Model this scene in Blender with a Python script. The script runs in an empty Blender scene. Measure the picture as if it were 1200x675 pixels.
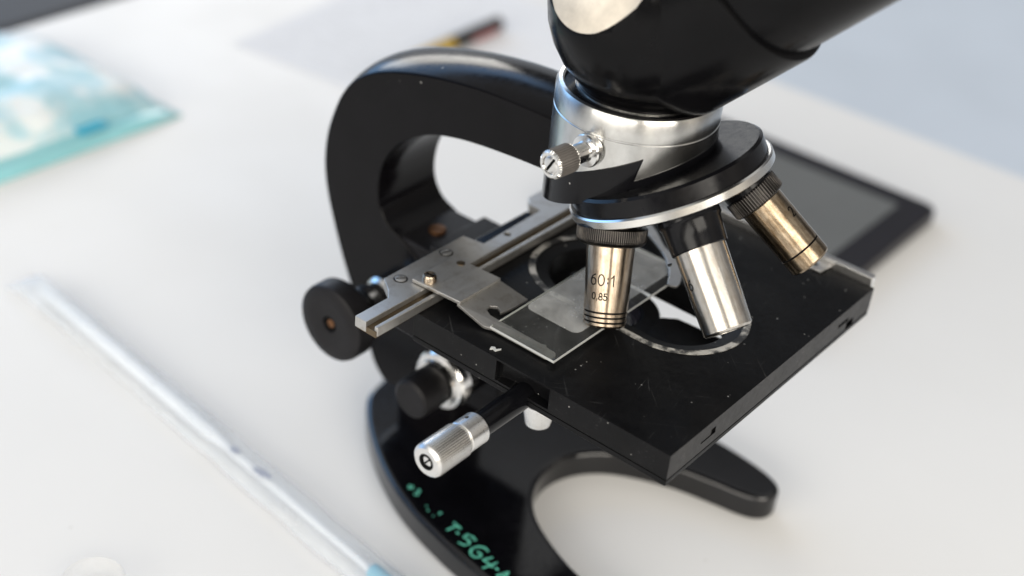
import bpy, bmesh, math, random
from mathutils import Vector, Matrix, noise as mnoise
random.seed(7)
M = 0.001                                   # everything below is written in millimetres
COL = bpy.context.scene.collection
R = math.radians

# ------------------------------------------------------------------ materials
def new_mat(name):
    m = bpy.data.materials.new(name); m.use_nodes = True
    nt = m.node_tree
    return m, nt, nt.nodes['Principled BSDF']

def coords(nt, scale=(1, 1, 1)):
    tc = nt.nodes.new('ShaderNodeTexCoord'); mp = nt.nodes.new('ShaderNodeMapping')
    mp.inputs['Scale'].default_value = scale
    nt.links.new(tc.outputs['Object'], mp.inputs['Vector'])
    return mp.outputs['Vector']

def tex_noise(nt, vec, scale, detail=4, rough=.6):
    n = nt.nodes.new('ShaderNodeTexNoise'); n.inputs['Scale'].default_value = scale
    n.inputs['Detail'].default_value = detail; n.inputs['Roughness'].default_value = rough
    nt.links.new(vec, n.inputs['Vector']); return n.outputs['Fac']

def ramp(nt, fac, stops, interp='LINEAR'):
    r = nt.nodes.new('ShaderNodeValToRGB'); r.color_ramp.interpolation = interp
    els = r.color_ramp.elements
    while len(els) < len(stops): els.new(.5)
    for e, (p, c) in zip(els, stops):
        e.position = p; e.color = (*c, 1) if len(c) == 3 else c
    nt.links.new(fac, r.inputs['Fac']); return r.outputs['Color']

def g(v): return (v, v, v)

def mixc(nt, fac, a, b):
    m = nt.nodes.new('ShaderNodeMix'); m.data_type = 'RGBA'
    for s, v in ((0, fac), (6, a), (7, b)):
        if hasattr(v, 'links'): nt.links.new(v, m.inputs[s])
        elif s: m.inputs[s].default_value = (*v, 1)
        else: m.inputs[s].default_value = v
    return m.outputs[2]

def bump(nt, b, h, strength, dist=.0002):
    n = nt.nodes.new('ShaderNodeBump'); n.inputs['Strength'].default_value = strength
    n.inputs['Distance'].default_value = dist
    nt.links.new(h, n.inputs['Height']); nt.links.new(n.outputs['Normal'], b.inputs['Normal'])

def painted(name, base, rough, coat=0., var=.06, dust=0., spec=.5, bumps=.05, dustscale=900, scratch=0.):
    m, nt, b = new_mat(name); v = coords(nt)
    f = tex_noise(nt, v, 60, 5)
    lo = [max(0, c * (1 - .3)) for c in base]; hi = [c * 1.35 for c in base]
    col = ramp(nt, f, [(.3, lo), (.7, hi)])
    r = ramp(nt, tex_noise(nt, v, 500, 6), [(.3, g(max(.02, rough - var))), (.75, g(rough + var))])
    nt.links.new(r, b.inputs['Roughness'])
    if scratch:
        for ang, sc_ in ((.62, 1300), (-.9, 1500), (1.75, 1700), (2.4, 1400)):
            mp = nt.nodes.new('ShaderNodeMapping'); mp.vector_type = 'TEXTURE'; mp.inputs['Rotation'].default_value = (0, 0, ang); mp.inputs['Scale'].default_value = (30, 1, 1)
            nt.links.new(nt.nodes['Texture Coordinate'].outputs['Object'], mp.inputs['Vector'])
            line = ramp(nt, tex_noise(nt, mp.outputs[0], sc_, 2, .4), [(0, g(0)), (.70, g(0)), (.73, g(1)), (1, g(1))])
            keep = ramp(nt, tex_noise(nt, v, 60, 3), [(.5, g(0)), (.65, g(scratch))])
            mu = nt.nodes.new('ShaderNodeMath'); mu.operation = 'MULTIPLY'
            nt.links.new(line, mu.inputs[0]); nt.links.new(keep, mu.inputs[1])
            col = mixc(nt, mu.outputs[0], col, (.10, .10, .098))
        sm_ = ramp(nt, tex_noise(nt, v, 28, 6, .7), [(.45, g(0)), (.8, g(.5))])
        col = mixc(nt, sm_, col, (.014, .0138, .0135))
    if dust:
        vo = nt.nodes.new('ShaderNodeTexVoronoi'); vo.inputs['Scale'].default_value = dustscale
        nt.links.new(v, vo.inputs['Vector'])
        spot = ramp(nt, vo.outputs['Distance'], [(.0, g(1)), (.13, g(1)), (.2, g(0))])
        sep = nt.nodes.new('ShaderNodeSeparateColor'); nt.links.new(vo.outputs['Color'], sep.inputs[0])
        pick = ramp(nt, sep.outputs[0], [(0, g(0)), (1 - dust, g(0)), (1 - dust + .02, g(1))])
        mu = nt.nodes.new('ShaderNodeMath'); mu.operation = 'MULTIPLY'
        nt.links.new(spot, mu.inputs[0]); nt.links.new(pick, mu.inputs[1])
        col = mixc(nt, mu.outputs[0], col, (.30, .295, .28))
    nt.links.new(col, b.inputs['Base Color'])
    b.inputs['Coat Weight'].default_value = coat; b.inputs['Coat Roughness'].default_value = max(.03, rough * .4)
    b.inputs['Specular IOR Level'].default_value = spec
    bump(nt, b, tex_noise(nt, v, 5000, 3), bumps, .00003)
    return m

def metal(name, base, rough, grime=(.25, .22, .18), amount=.25, streak=(1, 1, 1), scale=260, cover=.62):
    m, nt, b = new_mat(name); v = coords(nt)
    f = tex_noise(nt, v, scale, 6, .7)
    col = ramp(nt, f, [(.0, base), (cover - .12, base), (cover + .16, [base[i] * (1 - amount) + grime[i] * amount for i in range(3)])])
    nt.links.new(col, b.inputs['Base Color'])
    b.inputs['Metallic'].default_value = 1
    vs = coords(nt, streak)
    r = ramp(nt, tex_noise(nt, vs, 1500, 4), [(.25, g(max(.04, rough - .05))), (.75, g(rough + .06))])
    nt.links.new(r, b.inputs['Roughness'])
    bump(nt, b, tex_noise(nt, vs, 6000, 2), .05, .00002)
    return m

def turned(name, base, rough, grime, amount, cover=.62, aniso=.75, streaks=.45):
    m = metal(name, base, rough, grime, amount, cover=cover); nt = m.node_tree; b = nt.nodes['Principled BSDF']
    for l in list(b.inputs['Normal'].links) + list(b.inputs['Roughness'].links): nt.links.remove(l)
    b.inputs['Roughness'].default_value = rough
    uvn = nt.nodes.new('ShaderNodeUVMap'); uvn.uv_map = 'UVMap'; mp = nt.nodes.new('ShaderNodeMapping'); mp.inputs['Scale'].default_value = (.5, 9, 1)
    nt.links.new(uvn.outputs[0], mp.inputs['Vector'])
    old = b.inputs['Base Color'].links[0].from_socket
    sk = ramp(nt, tex_noise(nt, mp.outputs[0], 4, 5, .65), [(.35, g(0)), (.7, g(streaks))])
    nt.links.new(mixc(nt, sk, old, [c * .55 for c in grime]), b.inputs['Base Color'])
    t = nt.nodes.new('ShaderNodeTangent'); t.direction_type = 'UV_MAP'; t.uv_map = 'UVMap'
    nt.links.new(t.outputs[0], b.inputs['Tangent']); b.inputs['Anisotropic'].default_value = aniso
    return m

BLACK = painted('black_gloss_enamel', (.004, .004, .005), .2, dust=.02, dustscale=500, spec=.2)
ARMBLACK = painted('black_arm_lacquer', (.003, .0027, .0034), .17, dust=.012, dustscale=400, bumps=.03, spec=.14)
FOOTBLACK = painted('black_foot_lacquer', (.003, .003, .004), .13, bumps=.02, spec=.6)
STAGE = painted('black_stage_paint', (.0035, .0035, .004), .4, dust=.045, spec=.13, dustscale=620, var=.1, scratch=.32)
STAGEFRONT = painted('worn_stage_edge', (.014, .013, .013), .42, dust=.12, spec=.25, bumps=.5, dustscale=500, scratch=1.)
MATTE = painted('black_matte_rubber', (.008, .0075, .0085), .5, spec=.2, bumps=.12)
HEADBLACK = painted('black_head_lacquer', (.003, .003, .0035), .22, bumps=.02, spec=.13)
CHROME = metal('satin_chrome', (.78, .77, .75), .17, amount=.25)
COLLAR = turned('turned_steel', (.64, .64, .625), .26, (.25, .23, .2), .2, streaks=.25)
NICKEL = turned('warm_nickel', (.54, .455, .36), .24, (.24, .15, .08), .5, .57, streaks=.6)
KNOBMET = metal('satin_knob_metal', (.80, .79, .77), .3, amount=.25)
GROOVE_DARK = painted('dark_knurl_grooves', (.11, .10, .092), .55, spec=.4)  # groove shading put into the colour, makes the knurls stand out
GUN = metal('worn_black_ring', (.03, .028, .027), .35, amount=.3)
NICKEL_BROWN = turned('tarnished_nickel', (.46, .38, .28), .27, (.18, .11, .05), .7, .53, streaks=.7)
NICKEL_CLEAR = turned('bright_nickel', (.68, .655, .61), .25, (.40, .30, .2), .4, .58, streaks=.4)
STEEL = metal('brushed_steel_plate', (.50, .49, .47), .38, (.20, .15, .10), .5, streak=(1, .08, 1))
STEELDARK = metal('oiled_steel', (.17, .13, .085), .4, (.12, .08, .04), .6)
for _m in (STEEL,): _m.node_tree.nodes['Principled BSDF'].inputs['Metallic'].default_value = .9
BRASS = metal('aged_brass', (.20, .10, .05), .5, (.12, .07, .03), .7)
CREAM = painted('cream_facet', (.62, .56, .47), .3, spec=.5, bumps=.02, var=.03)  # cream colour on the flat cut face of the head
CONE = metal('polished_cone', (.86, .87, .86), .34, amount=.1)
INK = painted('black_engraving_and_recess', (.005, .005, .005), .8, spec=.05)

def glass_mat(name, tint=(1, 1, 1), ior=1.5, rough=.0, haze=.0):
    m, nt, b = new_mat(name)
    out = nt.nodes['Material Output']
    tr = nt.nodes.new('ShaderNodeBsdfTransparent'); tr.inputs[0].default_value = (*tint, 1)
    gl = nt.nodes.new('ShaderNodeBsdfGlossy'); gl.inputs['Roughness'].default_value = max(rough, .02)
    fr = nt.nodes.new('ShaderNodeFresnel'); fr.inputs['IOR'].default_value = ior
    mx = nt.nodes.new('ShaderNodeMixShader')
    ge = nt.nodes.new('ShaderNodeNewGeometry'); iv = nt.nodes.new('ShaderNodeMath'); iv.operation = 'SUBTRACT'; iv.inputs[0].default_value = 1
    ff = nt.nodes.new('ShaderNodeMath'); ff.operation = 'MULTIPLY'
    nt.links.new(ge.outputs['Backfacing'], iv.inputs[1]); nt.links.new(fr.outputs[0], ff.inputs[0]); nt.links.new(iv.outputs[0], ff.inputs[1])
    nt.links.new(ff.outputs[0], mx.inputs[0]); nt.links.new(tr.outputs[0], mx.inputs[1]); nt.links.new(gl.outputs[0], mx.inputs[2])
    last = mx
    if haze:
        v = coords(nt); df = nt.nodes.new('ShaderNodeBsdfDiffuse'); df.inputs[0].default_value = (.8, .8, .78, 1)
        h1 = ramp(nt, tex_noise(nt, v, 70, 5, .7), [(.3, g(haze * .45)), (.75, g(haze * 1.4))])
        vo = nt.nodes.new('ShaderNodeTexVoronoi'); vo.inputs['Scale'].default_value = 900; nt.links.new(v, vo.inputs['Vector'])
        sp = ramp(nt, vo.outputs['Distance'], [(.0, g(.35)), (.12, g(.3)), (.2, g(0))])
        sep = nt.nodes.new('ShaderNodeSeparateColor'); nt.links.new(vo.outputs['Color'], sep.inputs[0])
        pk = ramp(nt, sep.outputs[0], [(0, g(0)), (.9, g(0)), (.92, g(1))])
        mu = nt.nodes.new('ShaderNodeMath'); mu.operation = 'MULTIPLY_ADD'
        nt.links.new(sp, mu.inputs[0]); nt.links.new(pk, mu.inputs[1]); nt.links.new(h1, mu.inputs[2])
        m2 = nt.nodes.new('ShaderNodeMixShader'); nt.links.new(mu.outputs[0], m2.inputs[0])
        nt.links.new(mx.outputs[0], m2.inputs[1]); nt.links.new(df.outputs[0], m2.inputs[2]); last = m2
    nt.links.new(last.outputs[0], out.inputs['Surface'])
    return m

SLIDEGLASS = glass_mat('slide_glass', (.95, .96, .95), 1.5, .02, .03)
SLIDE_SHEEN = glass_mat('slide_sheen_haze', (.97, .97, .96), 1.4, .08, .26)
SLIDEEDGE, _nt, _b = new_mat('slide_ground_edge')
_b.inputs['Base Color'].default_value = (.50, .51, .50, 1); _b.inputs['Roughness'].default_value = .45
LENS, _nt, _b = new_mat('coated_lens')
_b.inputs['Base Color'].default_value = (.02, .02, .03, 1); _b.inputs['Roughness'].default_value = .03; _b.inputs['Coat Weight'].default_value = 1

def simple(name, base, rough, spec=.5, var=.03, scale=8, coat=0., bumpst=0., bs=900):
    m, nt, b = new_mat(name); v = coords(nt)
    col = ramp(nt, tex_noise(nt, v, scale, 4), [(.3, [c * (1 - var) for c in base]), (.7, [min(1, c * (1 + var)) for c in base])])
    nt.links.new(col, b.inputs['Base Color'])
    b.inputs['Roughness'].default_value = rough; b.inputs['Specular IOR Level'].default_value = spec
    b.inputs['Coat Weight'].default_value = coat
    if bumpst: bump(nt, b, tex_noise(nt, v, bs, 3), bumpst, .0002)
    return m

TABLE, nt, b = new_mat('white_laminate'); v = coords(nt)
f1 = ramp(nt, tex_noise(nt, v, 6, 5, .6), [(.3, (.785, .78, .768)), (.7, (.815, .81, .80))])
vo = nt.nodes.new('ShaderNodeTexVoronoi'); vo.inputs['Scale'].default_value = 55; nt.links.new(v, vo.inputs['Vector'])
sepc = nt.nodes.new('ShaderNodeSeparateColor'); nt.links.new(vo.outputs['Color'], sepc.inputs[0])
mt = nt.nodes.new('ShaderNodeMath'); mt.operation = 'MULTIPLY'
nt.links.new(ramp(nt, vo.outputs['Distance'], [(0, g(.5)), (.02, g(.4)), (.05, g(0))]), mt.inputs[0])
nt.links.new(ramp(nt, sepc.outputs[0], [(0, g(0)), (.8, g(0)), (.82, g(1))]), mt.inputs[1])
nt.links.new(mixc(nt, mt.outputs[0], f1, (.5, .48, .45)), b.inputs['Base Color'])
nt.links.new(ramp(nt, tex_noise(nt, v, 9, 5, .65), [(.3, g(.36)), (.75, g(.5))]), b.inputs['Roughness']); b.inputs['Specular IOR Level'].default_value = .35
bump(nt, b, tex_noise(nt, v, 2500, 2), .05, .00005)
FLOOR = simple('pale_blue_grey_floor', (.65, .705, .77), .5, .3, .05, 3)
DARK = simple('dark_grey_board', (.04, .04, .043), .6, .3, .1, 4)
DARKTRIM = simple('mid_grey_trim', (.10, .10, .10), .5, .3, .1, 4)
PAPER = simple('printed_paper', (.80, .815, .85), .8, .2, .01, 20)
TABLETBODY = simple('tablet_black_plastic', (.016, .015, .019), .35, .4, .1, 40)
SCREEN = simple('tablet_glass', (.16, .165, .163), .16, .5, .06, 12, coat=.3)
PENYEL = simple('pen_yellow', (.46, .30, .03), .35)
PENBLK = simple('pen_black', (.02, .018, .018), .4)
PENRED = simple('pen_dull_red', (.42, .16, .17), .4)
GREEN = simple('green_paint_marker', (.12, .50, .36), .55, .3, .35, 1400)

# ------------------------------------------------------------------ mesh helpers
def V(p): return Vector(p)

def obj(name, bm, mat, parent=None, bevel=0, seg=2, sharp=35, bev_angle=35, recalc=True):
    if recalc: bmesh.ops.recalc_face_normals(bm, faces=bm.faces[:])
    for v in bm.verts: v.co *= M
    me = bpy.data.meshes.new(name); bm.to_mesh(me); bm.free()
    for p in me.polygons: p.use_smooth = True
    me.set_sharp_from_angle(angle=R(sharp))
    for mm in (mat if isinstance(mat, (list, tuple)) else [mat]): me.materials.append(mm)
    o = bpy.data.objects.new(name, me); COL.objects.link(o)
    if parent: o.parent = parent
    if bevel:
        b = o.modifiers.new('bevel', 'BEVEL'); b.width = bevel * M; b.segments = seg
        b.limit_method = 'ANGLE'; b.angle_limit = R(bev_angle); b.harden_normals = True
    return o

def empty(name, label, cat, loc=(0, 0, 0), group=None):
    o = bpy.data.objects.new(name, None); COL.objects.link(o)
    o.location = V(loc) * M; o['label'] = label; o['category'] = cat
    if group: o['group'] = group
    o.empty_display_size = .01
    return o

def add_box(bm, a, b):
    vs = [bm.verts.new((x, y, z)) for z in (a[2], b[2]) for y in (a[1], b[1]) for x in (a[0], b[0])]
    for f in ((0, 2, 3, 1), (4, 5, 7, 6), (0, 1, 5, 4), (2, 6, 7, 3), (0, 4, 6, 2), (1, 3, 7, 5)):
        bm.faces.new([vs[i] for i in f])

def box(a, b):
    bm = bmesh.new(); add_box(bm, a, b); return bm

def add_prism(bm, pts, z0, z1):
    lo = [bm.verts.new((x, y, z0)) for x, y in pts]; hi = [bm.verts.new((x, y, z1)) for x, y in pts]
    n = len(pts)
    bm.faces.new(lo[::-1]); bm.faces.new(hi)
    for i in range(n): bm.faces.new((lo[i], lo[(i + 1) % n], hi[(i + 1) % n], hi[i]))

def prism(pts, z0, z1):
    bm = bmesh.new(); add_prism(bm, pts, z0, z1); return bm

def frame(D):
    D = V(D).normalized()
    if abs(D.z) > .9999: e1 = V((1, 0, 0))
    else: e1 = D.cross(V((0, 0, 1))).normalized()
    return D, e1, D.cross(e1)

def add_lathe(bm, prof, o, D, seg=96, teeth=None):
    """prof: (radius, height) pairs along axis D; teeth=(depth, count, h0, h1) knurls that stretch."""
    D, e1, e2 = frame(D); o = V(o); rings = []
    if teeth: seg = teeth[1] * 6
    for r, h in prof:
        if r < 1e-6: rings.append([bm.verts.new(o + D * h)]); continue
        ring = []
        for i in range(seg):
            a = 2 * math.pi * i / seg; rr = r
            if teeth and teeth[2] <= h <= teeth[3] and i % 6 in (3, 4, 5): rr = r - teeth[0]
            ring.append(bm.verts.new(o + D * h + (e1 * math.cos(a) + e2 * math.sin(a)) * rr))
        rings.append(ring)
    for p, q in zip(rings, rings[1:]):
        if len(p) == 1 and len(q) == 1: continue
        for i in range(seg):
            j = (i + 1) % seg
            if len(p) == 1: bm.faces.new((p[0], q[i], q[j]))
            elif len(q) == 1: bm.faces.new((p[i], p[j], q[0]))
            else: bm.faces.new((p[i], p[j], q[j], q[i]))

def lathe(prof, o, D, seg=96, teeth=None):
    bm = bmesh.new(); add_lathe(bm, prof, o, D, seg, teeth)
    uv = bm.loops.layers.uv.new('UVMap'); Dn, e1, e2 = frame(D); oo = V(o)
    for f in bm.faces:                      # u runs along the axis, v round it
        c = f.calc_center_median() - oo; ac = math.atan2(c.dot(e2), c.dot(e1))
        for lp in f.loops:
            p = lp.vert.co - oo; h = p.dot(Dn); q = p - Dn * h; a = math.atan2(q.dot(e2), q.dot(e1)) if q.length > 1e-5 else ac
            while a - ac > math.pi: a -= 2 * math.pi
            while a - ac < -math.pi: a += 2 * math.pi
            lp[uv].uv = (h * .05 + q.length * .03, a * .16)
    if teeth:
        for f in bm.faces:                  # groove floors get the darker colour so the ribs stand out
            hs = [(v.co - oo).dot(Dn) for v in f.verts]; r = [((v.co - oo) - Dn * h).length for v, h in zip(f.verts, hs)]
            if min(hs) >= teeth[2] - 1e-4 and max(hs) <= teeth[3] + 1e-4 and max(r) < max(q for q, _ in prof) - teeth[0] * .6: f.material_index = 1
    return bm

def catmull(pts, n=8, closed=True):
    out = []; N = len(pts)
    rng = range(N) if closed else range(N - 1)
    for i in rng:
        p = [V((*pts[(i + k) % N if closed else min(max(i + k, 0), N - 1)], 0)) for k in (-1, 0, 1, 2)]
        for s in range(n):
            t = s / n
            q = .5 * ((2 * p[1]) + (p[2] - p[0]) * t + (2 * p[0] - 5 * p[1] + 4 * p[2] - p[3]) * t * t + (-p[0] + 3 * p[1] - 3 * p[2] + p[3]) * t ** 3)
            out.append((q.x, q.y))
    if not closed: out.append(tuple(pts[-1]))
    return out

def stadium(x0, x1, r, n=40):
    pts = []
    for i in range(n + 1):
        a = -math.pi / 2 + math.pi * i / n; pts.append((x1 + r * math.cos(a), r * math.sin(a)))
    for i in range(n + 1):
        a = math.pi / 2 + math.pi * i / n; pts.append((x0 + r * math.cos(a), r * math.sin(a)))
    return pts

def loft(rings, cap=True):
    bm = bmesh.new(); vr = [[bm.verts.new(p) for p in r] for r in rings]; n = len(rings[0])
    for a, b in zip(vr, vr[1:]):
        for i in range(n): bm.faces.new((a[i], a[(i + 1) % n], b[(i + 1) % n], b[i]))
    if cap: bm.faces.new(vr[0][::-1]); bm.faces.new(vr[-1])
    return bm

def cut(bm_base, cutters):
    """boolean difference of bmeshes (in mm), returns a bmesh"""
    me = bpy.data.meshes.new('tmp'); bmesh.ops.recalc_face_normals(bm_base, faces=bm_base.faces[:]); bm_base.to_mesh(me); bm_base.free()
    o = bpy.data.objects.new('tmp', me); COL.objects.link(o); tmp = []
    for c in cutters:
        bmesh.ops.recalc_face_normals(c, faces=c.faces[:])
        mc = bpy.data.meshes.new('tmpc'); c.to_mesh(mc); c.free()
        oc = bpy.data.objects.new('tmpc', mc); COL.objects.link(oc); tmp.append(oc)
        md = o.modifiers.new('b', 'BOOLEAN'); md.object = oc; md.operation = 'DIFFERENCE'; md.solver = 'EXACT'
    dg = bpy.context.evaluated_depsgraph_get(); dg.update()
    res = bpy.data.meshes.new_from_object(o.evaluated_get(dg))
    bm = bmesh.new(); bm.from_mesh(res)
    for x in tmp + [o]: bpy.data.objects.remove(x, do_unlink=True)
    return bm

def screw(name, o, D, r, h, mat, parent, slot_ang=.5, gap=False):
    D, e1, e2 = frame(D)
    bm = lathe([(0, -.5), (r, -.5), (r, h * .7), (r * .85, h), (0, h)], o, D, 40)
    d = e1 * math.cos(slot_ang) + e2 * math.sin(slot_ang); n = D.cross(d)
    c = bmesh.new(); oo = V(o)
    pts = [oo + D * hh + d * s * r * 1.3 + n * t * r * .16 for hh in (h * .45, h * 2) for t in (-1, 1) for s in (-1, 1)]
    vs = [c.verts.new(p) for p in pts]
    for f in ((0, 2, 3, 1), (4, 5, 7, 6), (0, 1, 5, 4), (2, 6, 7, 3), (0, 4, 6, 2), (1, 3, 7, 5)): c.faces.new([vs[i] for i in f])
    ob = obj(name, cut(bm, [c]), [mat, INK], parent, sharp=30)
    for p in ob.data.polygons:
        k = (p.center / M - V(o)).dot(D)
        if h * .2 < k < h * .8 and abs(p.normal.dot(D)) > .9: p.material_index = 1  # slot floor coloured black, slot shade put into the colour
    if gap:
        obj('screw_gap', lathe([(r + .02, .0), (r + .02, .06), (r + .45, .06), (r + .45, .0)], o, D, 40), INK, parent)
    return ob

def tri_text(s, size):
    cu = bpy.data.curves.new('t', 'FONT'); cu.body = s; cu.size = size; cu.align_x = 'CENTER'; cu.align_y = 'CENTER'
    o = bpy.data.objects.new('t', cu); COL.objects.link(o)
    dg = bpy.context.evaluated_depsgraph_get(); dg.update()
    me = bpy.data.meshes.new_from_object(o.evaluated_get(dg))
    bpy.data.objects.remove(o, do_unlink=True)
    bm = bmesh.new(); bm.from_mesh(me); return bm

def thin_text(strokes, size, w):
    """engraved single-line lettering: strokes in a unit box -> ribbons of width w (x right, y up)"""
    bm = bmesh.new()
    for st in strokes:
        pts = [V((x * size, y * size, 0)) for x, y in st]
        for a, b in zip(pts, pts[1:]):
            d = (b - a)
            if d.length < 1e-6: continue
            d.normalize(); n = V((-d.y, d.x, 0)) * w / 2; e = d * w * .4
            bm.faces.new([bm.verts.new(p) for p in (a - e - n, b + e - n, b + e + n, a - e + n)])
    return bm

def arc(cx, cy, rx, ry, a0, a1, n=14):
    return [(cx + rx * math.cos(R(a0 + (a1 - a0) * i / n)), cy + ry * math.sin(R(a0 + (a1 - a0) * i / n))) for i in range(n + 1)]
GLYPH = {                                   # width, strokes in a box 1 high
    '6': (.62, [[(.50, .98)] + arc(.62, .42, .57, .56, 115, 180, 8) , arc(.31, .31, .27, .31, 0, 360, 20)]),
    '0': (.66, [arc(.33, .5, .29, .5, 0, 360, 24)]),
    ':': (.26, [[(.13, .22), (.13, .32)], [(.13, .62), (.13, .72)]]),
    '1': (.40, [[(.04, .72), (.26, 1), (.26, 0)]]),
    ',': (.22, [[(.14, .12), (.06, -.16)]]),
    '8': (.60, [arc(.30, .74, .22, .26, 0, 360, 18), arc(.30, .25, .27, .27, 0, 360, 18)]),
    '5': (.58, [[(.52, 1), (.12, 1), (.08, .56)] + arc(.26, .32, .28, .32, 110, -150, 16)]),
    '2': (.58, [arc(.29, .72, .25, .28, 170, -20, 12) + [(.05, 0), (.56, 0)]]),
}
def lettering(s, size, w):
    st = []; x = 0
    for ch in s:
        wd, ss = GLYPH[ch]
        st += [[(px + x, py) for px, py in k] for k in ss]; x += wd + .16
    st = [[(px - x / 2, py - .5) for px, py in k] for k in st]
    return thin_text(st, size, w)

def wrap(bm, o, D, r, a0, h0):
    """wrap flat lettering round a barrel: text runs to falling angle, its top towards the barrel's root"""
    bmesh.ops.subdivide_edges(bm, edges=[e for e in bm.edges if e.calc_length() > .5], cuts=2, use_grid_fill=True)
    D, e1, e2 = frame(D); o = V(o)
    for v in bm.verts:
        h = h0 - v.co.y; rr = r(h); a = R(a0) - v.co.x / rr
        v.co = o + D * h + (e1 * math.cos(a) + e2 * math.sin(a)) * rr
    return bm

# ------------------------------------------------------------------ setting
T = empty('table', 'white laminate table top under the microscope', 'table', (0, 0, 0))
obj('table_top', box((-541, -900, -28), (1000, 432, 0)), TABLE, T, bevel=1.5)
for lx, ly in ((-500, 390), (960, 390), (-500, -860), (960, -860)):
    obj('leg', box((lx - 22, ly - 22, -740), (lx + 22, ly + 22, -28.5)), DARKTRIM, T, bevel=2)
fl = obj('floor', box((-6000, -3000, -760), (4000, 6000, -740)), FLOOR); fl['kind'] = 'structure'
cb = empty('cabinet', 'dark grey cabinet standing beyond the far left table edge', 'cabinet', (-1250, 250, -740))
obj('body', box((-350, -500, 0), (350, 600, 560)), DARK, cb, bevel=4)
obj('door', box((351, -480, 30), (366, 580, 540)), DARK, cb, bevel=3)
obj('handle', box((366.5, -60, 420), (385, 140, 440)), DARKTRIM, cb, bevel=3)

# ------------------------------------------------------------------ microscope
MS = empty('microscope', 'black vintage microscope with three silver objectives standing on the white table', 'microscope')

half = [(-121, 0), (-119.5, 10), (-116, 19.5), (-105, 30.5), (-88, 42.5), (-71, 51.5), (-56, 57), (-42, 60.4), (-28, 62.8), (-10, 64.5), (9, 64.4),
        (26, 62.6), (35, 60.2), (39.4, 57), (40.8, 52.5), (39.6, 48), (36, 44.6), (29.6, 42.3), (18.6, 40.2), (4, 36.8),
        (-10, 31.2), (-20.5, 25), (-27.8, 17.5), (-32.2, 9), (-33.7, 0)]
FY = 8.0                                    # the foot's own centre line
out = [(x, FY - y) for x, y in half] + [(x, FY + y) for x, y in half[-2:0:-1]]
foot = obj('foot', prism(catmull(out, 6), 0, 12.6), FOOTBLACK, MS, bevel=2.4, seg=5, sharp=40)

# green hand lettering on the foot
hand = [[(-64.6, -41.2), (-63.2, -40.6), (-62.4, -41.8), (-63.6, -42.4), (-64.4, -41.2)],
        [(-60.5, -40.2), (-59.2, -40.8), (-60, -42.2)], [(-59.8, -43.6), (-58.4, -43), (-58.9, -41.6)],
        [(-52, -44.8), (-51.6, -45.4)], [(-50.0, -46.2), (-49.6, -46.9)],
        [(-46.0, -44.6), (-45.2, -43.6), (-45.3, -45.4)], [(-46.6, -47.6), (-46.1, -47.2)],
        [(-38.6, -44.6), (-36.8, -44.8), (-34.3, -45.3)], [(-36.4, -45), (-37, -47), (-37.6, -49.6)],
        [(-34.4, -47.7), (-32.8, -47.9)],
        [(-26.6, -46.3), (-28.6, -45.7), (-30.2, -46.2), (-30.3, -47.9), (-28.2, -47.8), (-27, -49), (-28, -50.6), (-30, -50.9)],
        [(-19.6, -47.5), (-21.4, -47.0), (-23.2, -48.0), (-24, -50.2), (-23, -52.3), (-21, -52.6), (-19.9, -51.2), (-20.4, -50), (-22, -50)],
        [(-15.9, -48.6), (-17.4, -51.6), (-13.2, -51.9)], [(-13.6, -49.2), (-14.2, -51.8), (-15.3, -54.6)],
        [(-12.0, -51.6), (-10.4, -51.9)],
        [(-9.2, -54.6), (-7.2, -49.9), (-6, -54.6)], [(-8.6, -52.8), (-6.2, -53)]]
bm = bmesh.new()
for k, st in enumerate(hand):
    if k in (10, 11, 12, 13):
        q = hand[12] if k == 13 else st; mx_ = sum(p[0] for p in q) / len(q); my_ = sum(p[1] for p in q) / len(q)
        st = [(mx_ + (p[0] - mx_) * 1.22, my_ + (p[1] - my_) * 1.15) for p in st]
    fine = []
    for a, b in zip(st, st[1:]):
        for i in range(5):
            t = i / 5; fine.append((a[0] + (b[0] - a[0]) * t, a[1] + (b[1] - a[1]) * t))
    fine.append(st[-1])
    w = .46 if k < 7 else .57
    L, Rr = [], []
    for i, p in enumerate(fine):
        q0 = fine[max(0, i - 1)]; q1 = fine[min(len(fine) - 1, i + 1)]
        d = V((q1[0] - q0[0], q1[1] - q0[1], 0)).normalized(); n = V((-d.y, d.x, 0))
        ww = w * (.75 + .5 * mnoise.noise(V((p[0] * .9, p[1] * .9, k))))
        L.append(bm.verts.new((p[0] + n.x * ww - 1.2, p[1] + n.y * ww + 1.4, 12.65 + k * .004))); Rr.append(bm.verts.new((p[0] - n.x * ww - 1.2, p[1] - n.y * ww + 1.4, 12.65 + k * .004)))
    for i in range(len(L) - 1): bm.faces.new((L[i], L[i + 1], Rr[i + 1], Rr[i]))
o = obj('handwriting', bm, GREEN, foot); o['label'] = 'green hand-painted letters and digits, worn at the start'

# pillar and focusing block
obj('pillar', prism(catmull([(-100, -9), (-92, -12.5), (-78, -12.5), (-70, -9), (-70, 9), (-78, 12.5), (-92, 12.5), (-100, 9)], 5), 12.0, 62), ARMBLACK, MS, bevel=1)
obj('focusing_block', box((-80.5, -14.5, 40), (-46, 14.5, 85.2)), ARMBLACK, MS, bevel=2, seg=3)
br = obj('stage_bracket', box((-104, -15.2, 86), (-40, 15.2, 100.5)), MATTE, MS, bevel=1.2)
obj('bracket_ledge', box((-84, -15.6, 100.2), (-66, 15.6, 103.8)), MATTE, br, bevel=.8)
screw('screw', (-92, -2, 100.6), (0, 0, 1), 3.4, 1.2, BRASS, br, .4)

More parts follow.
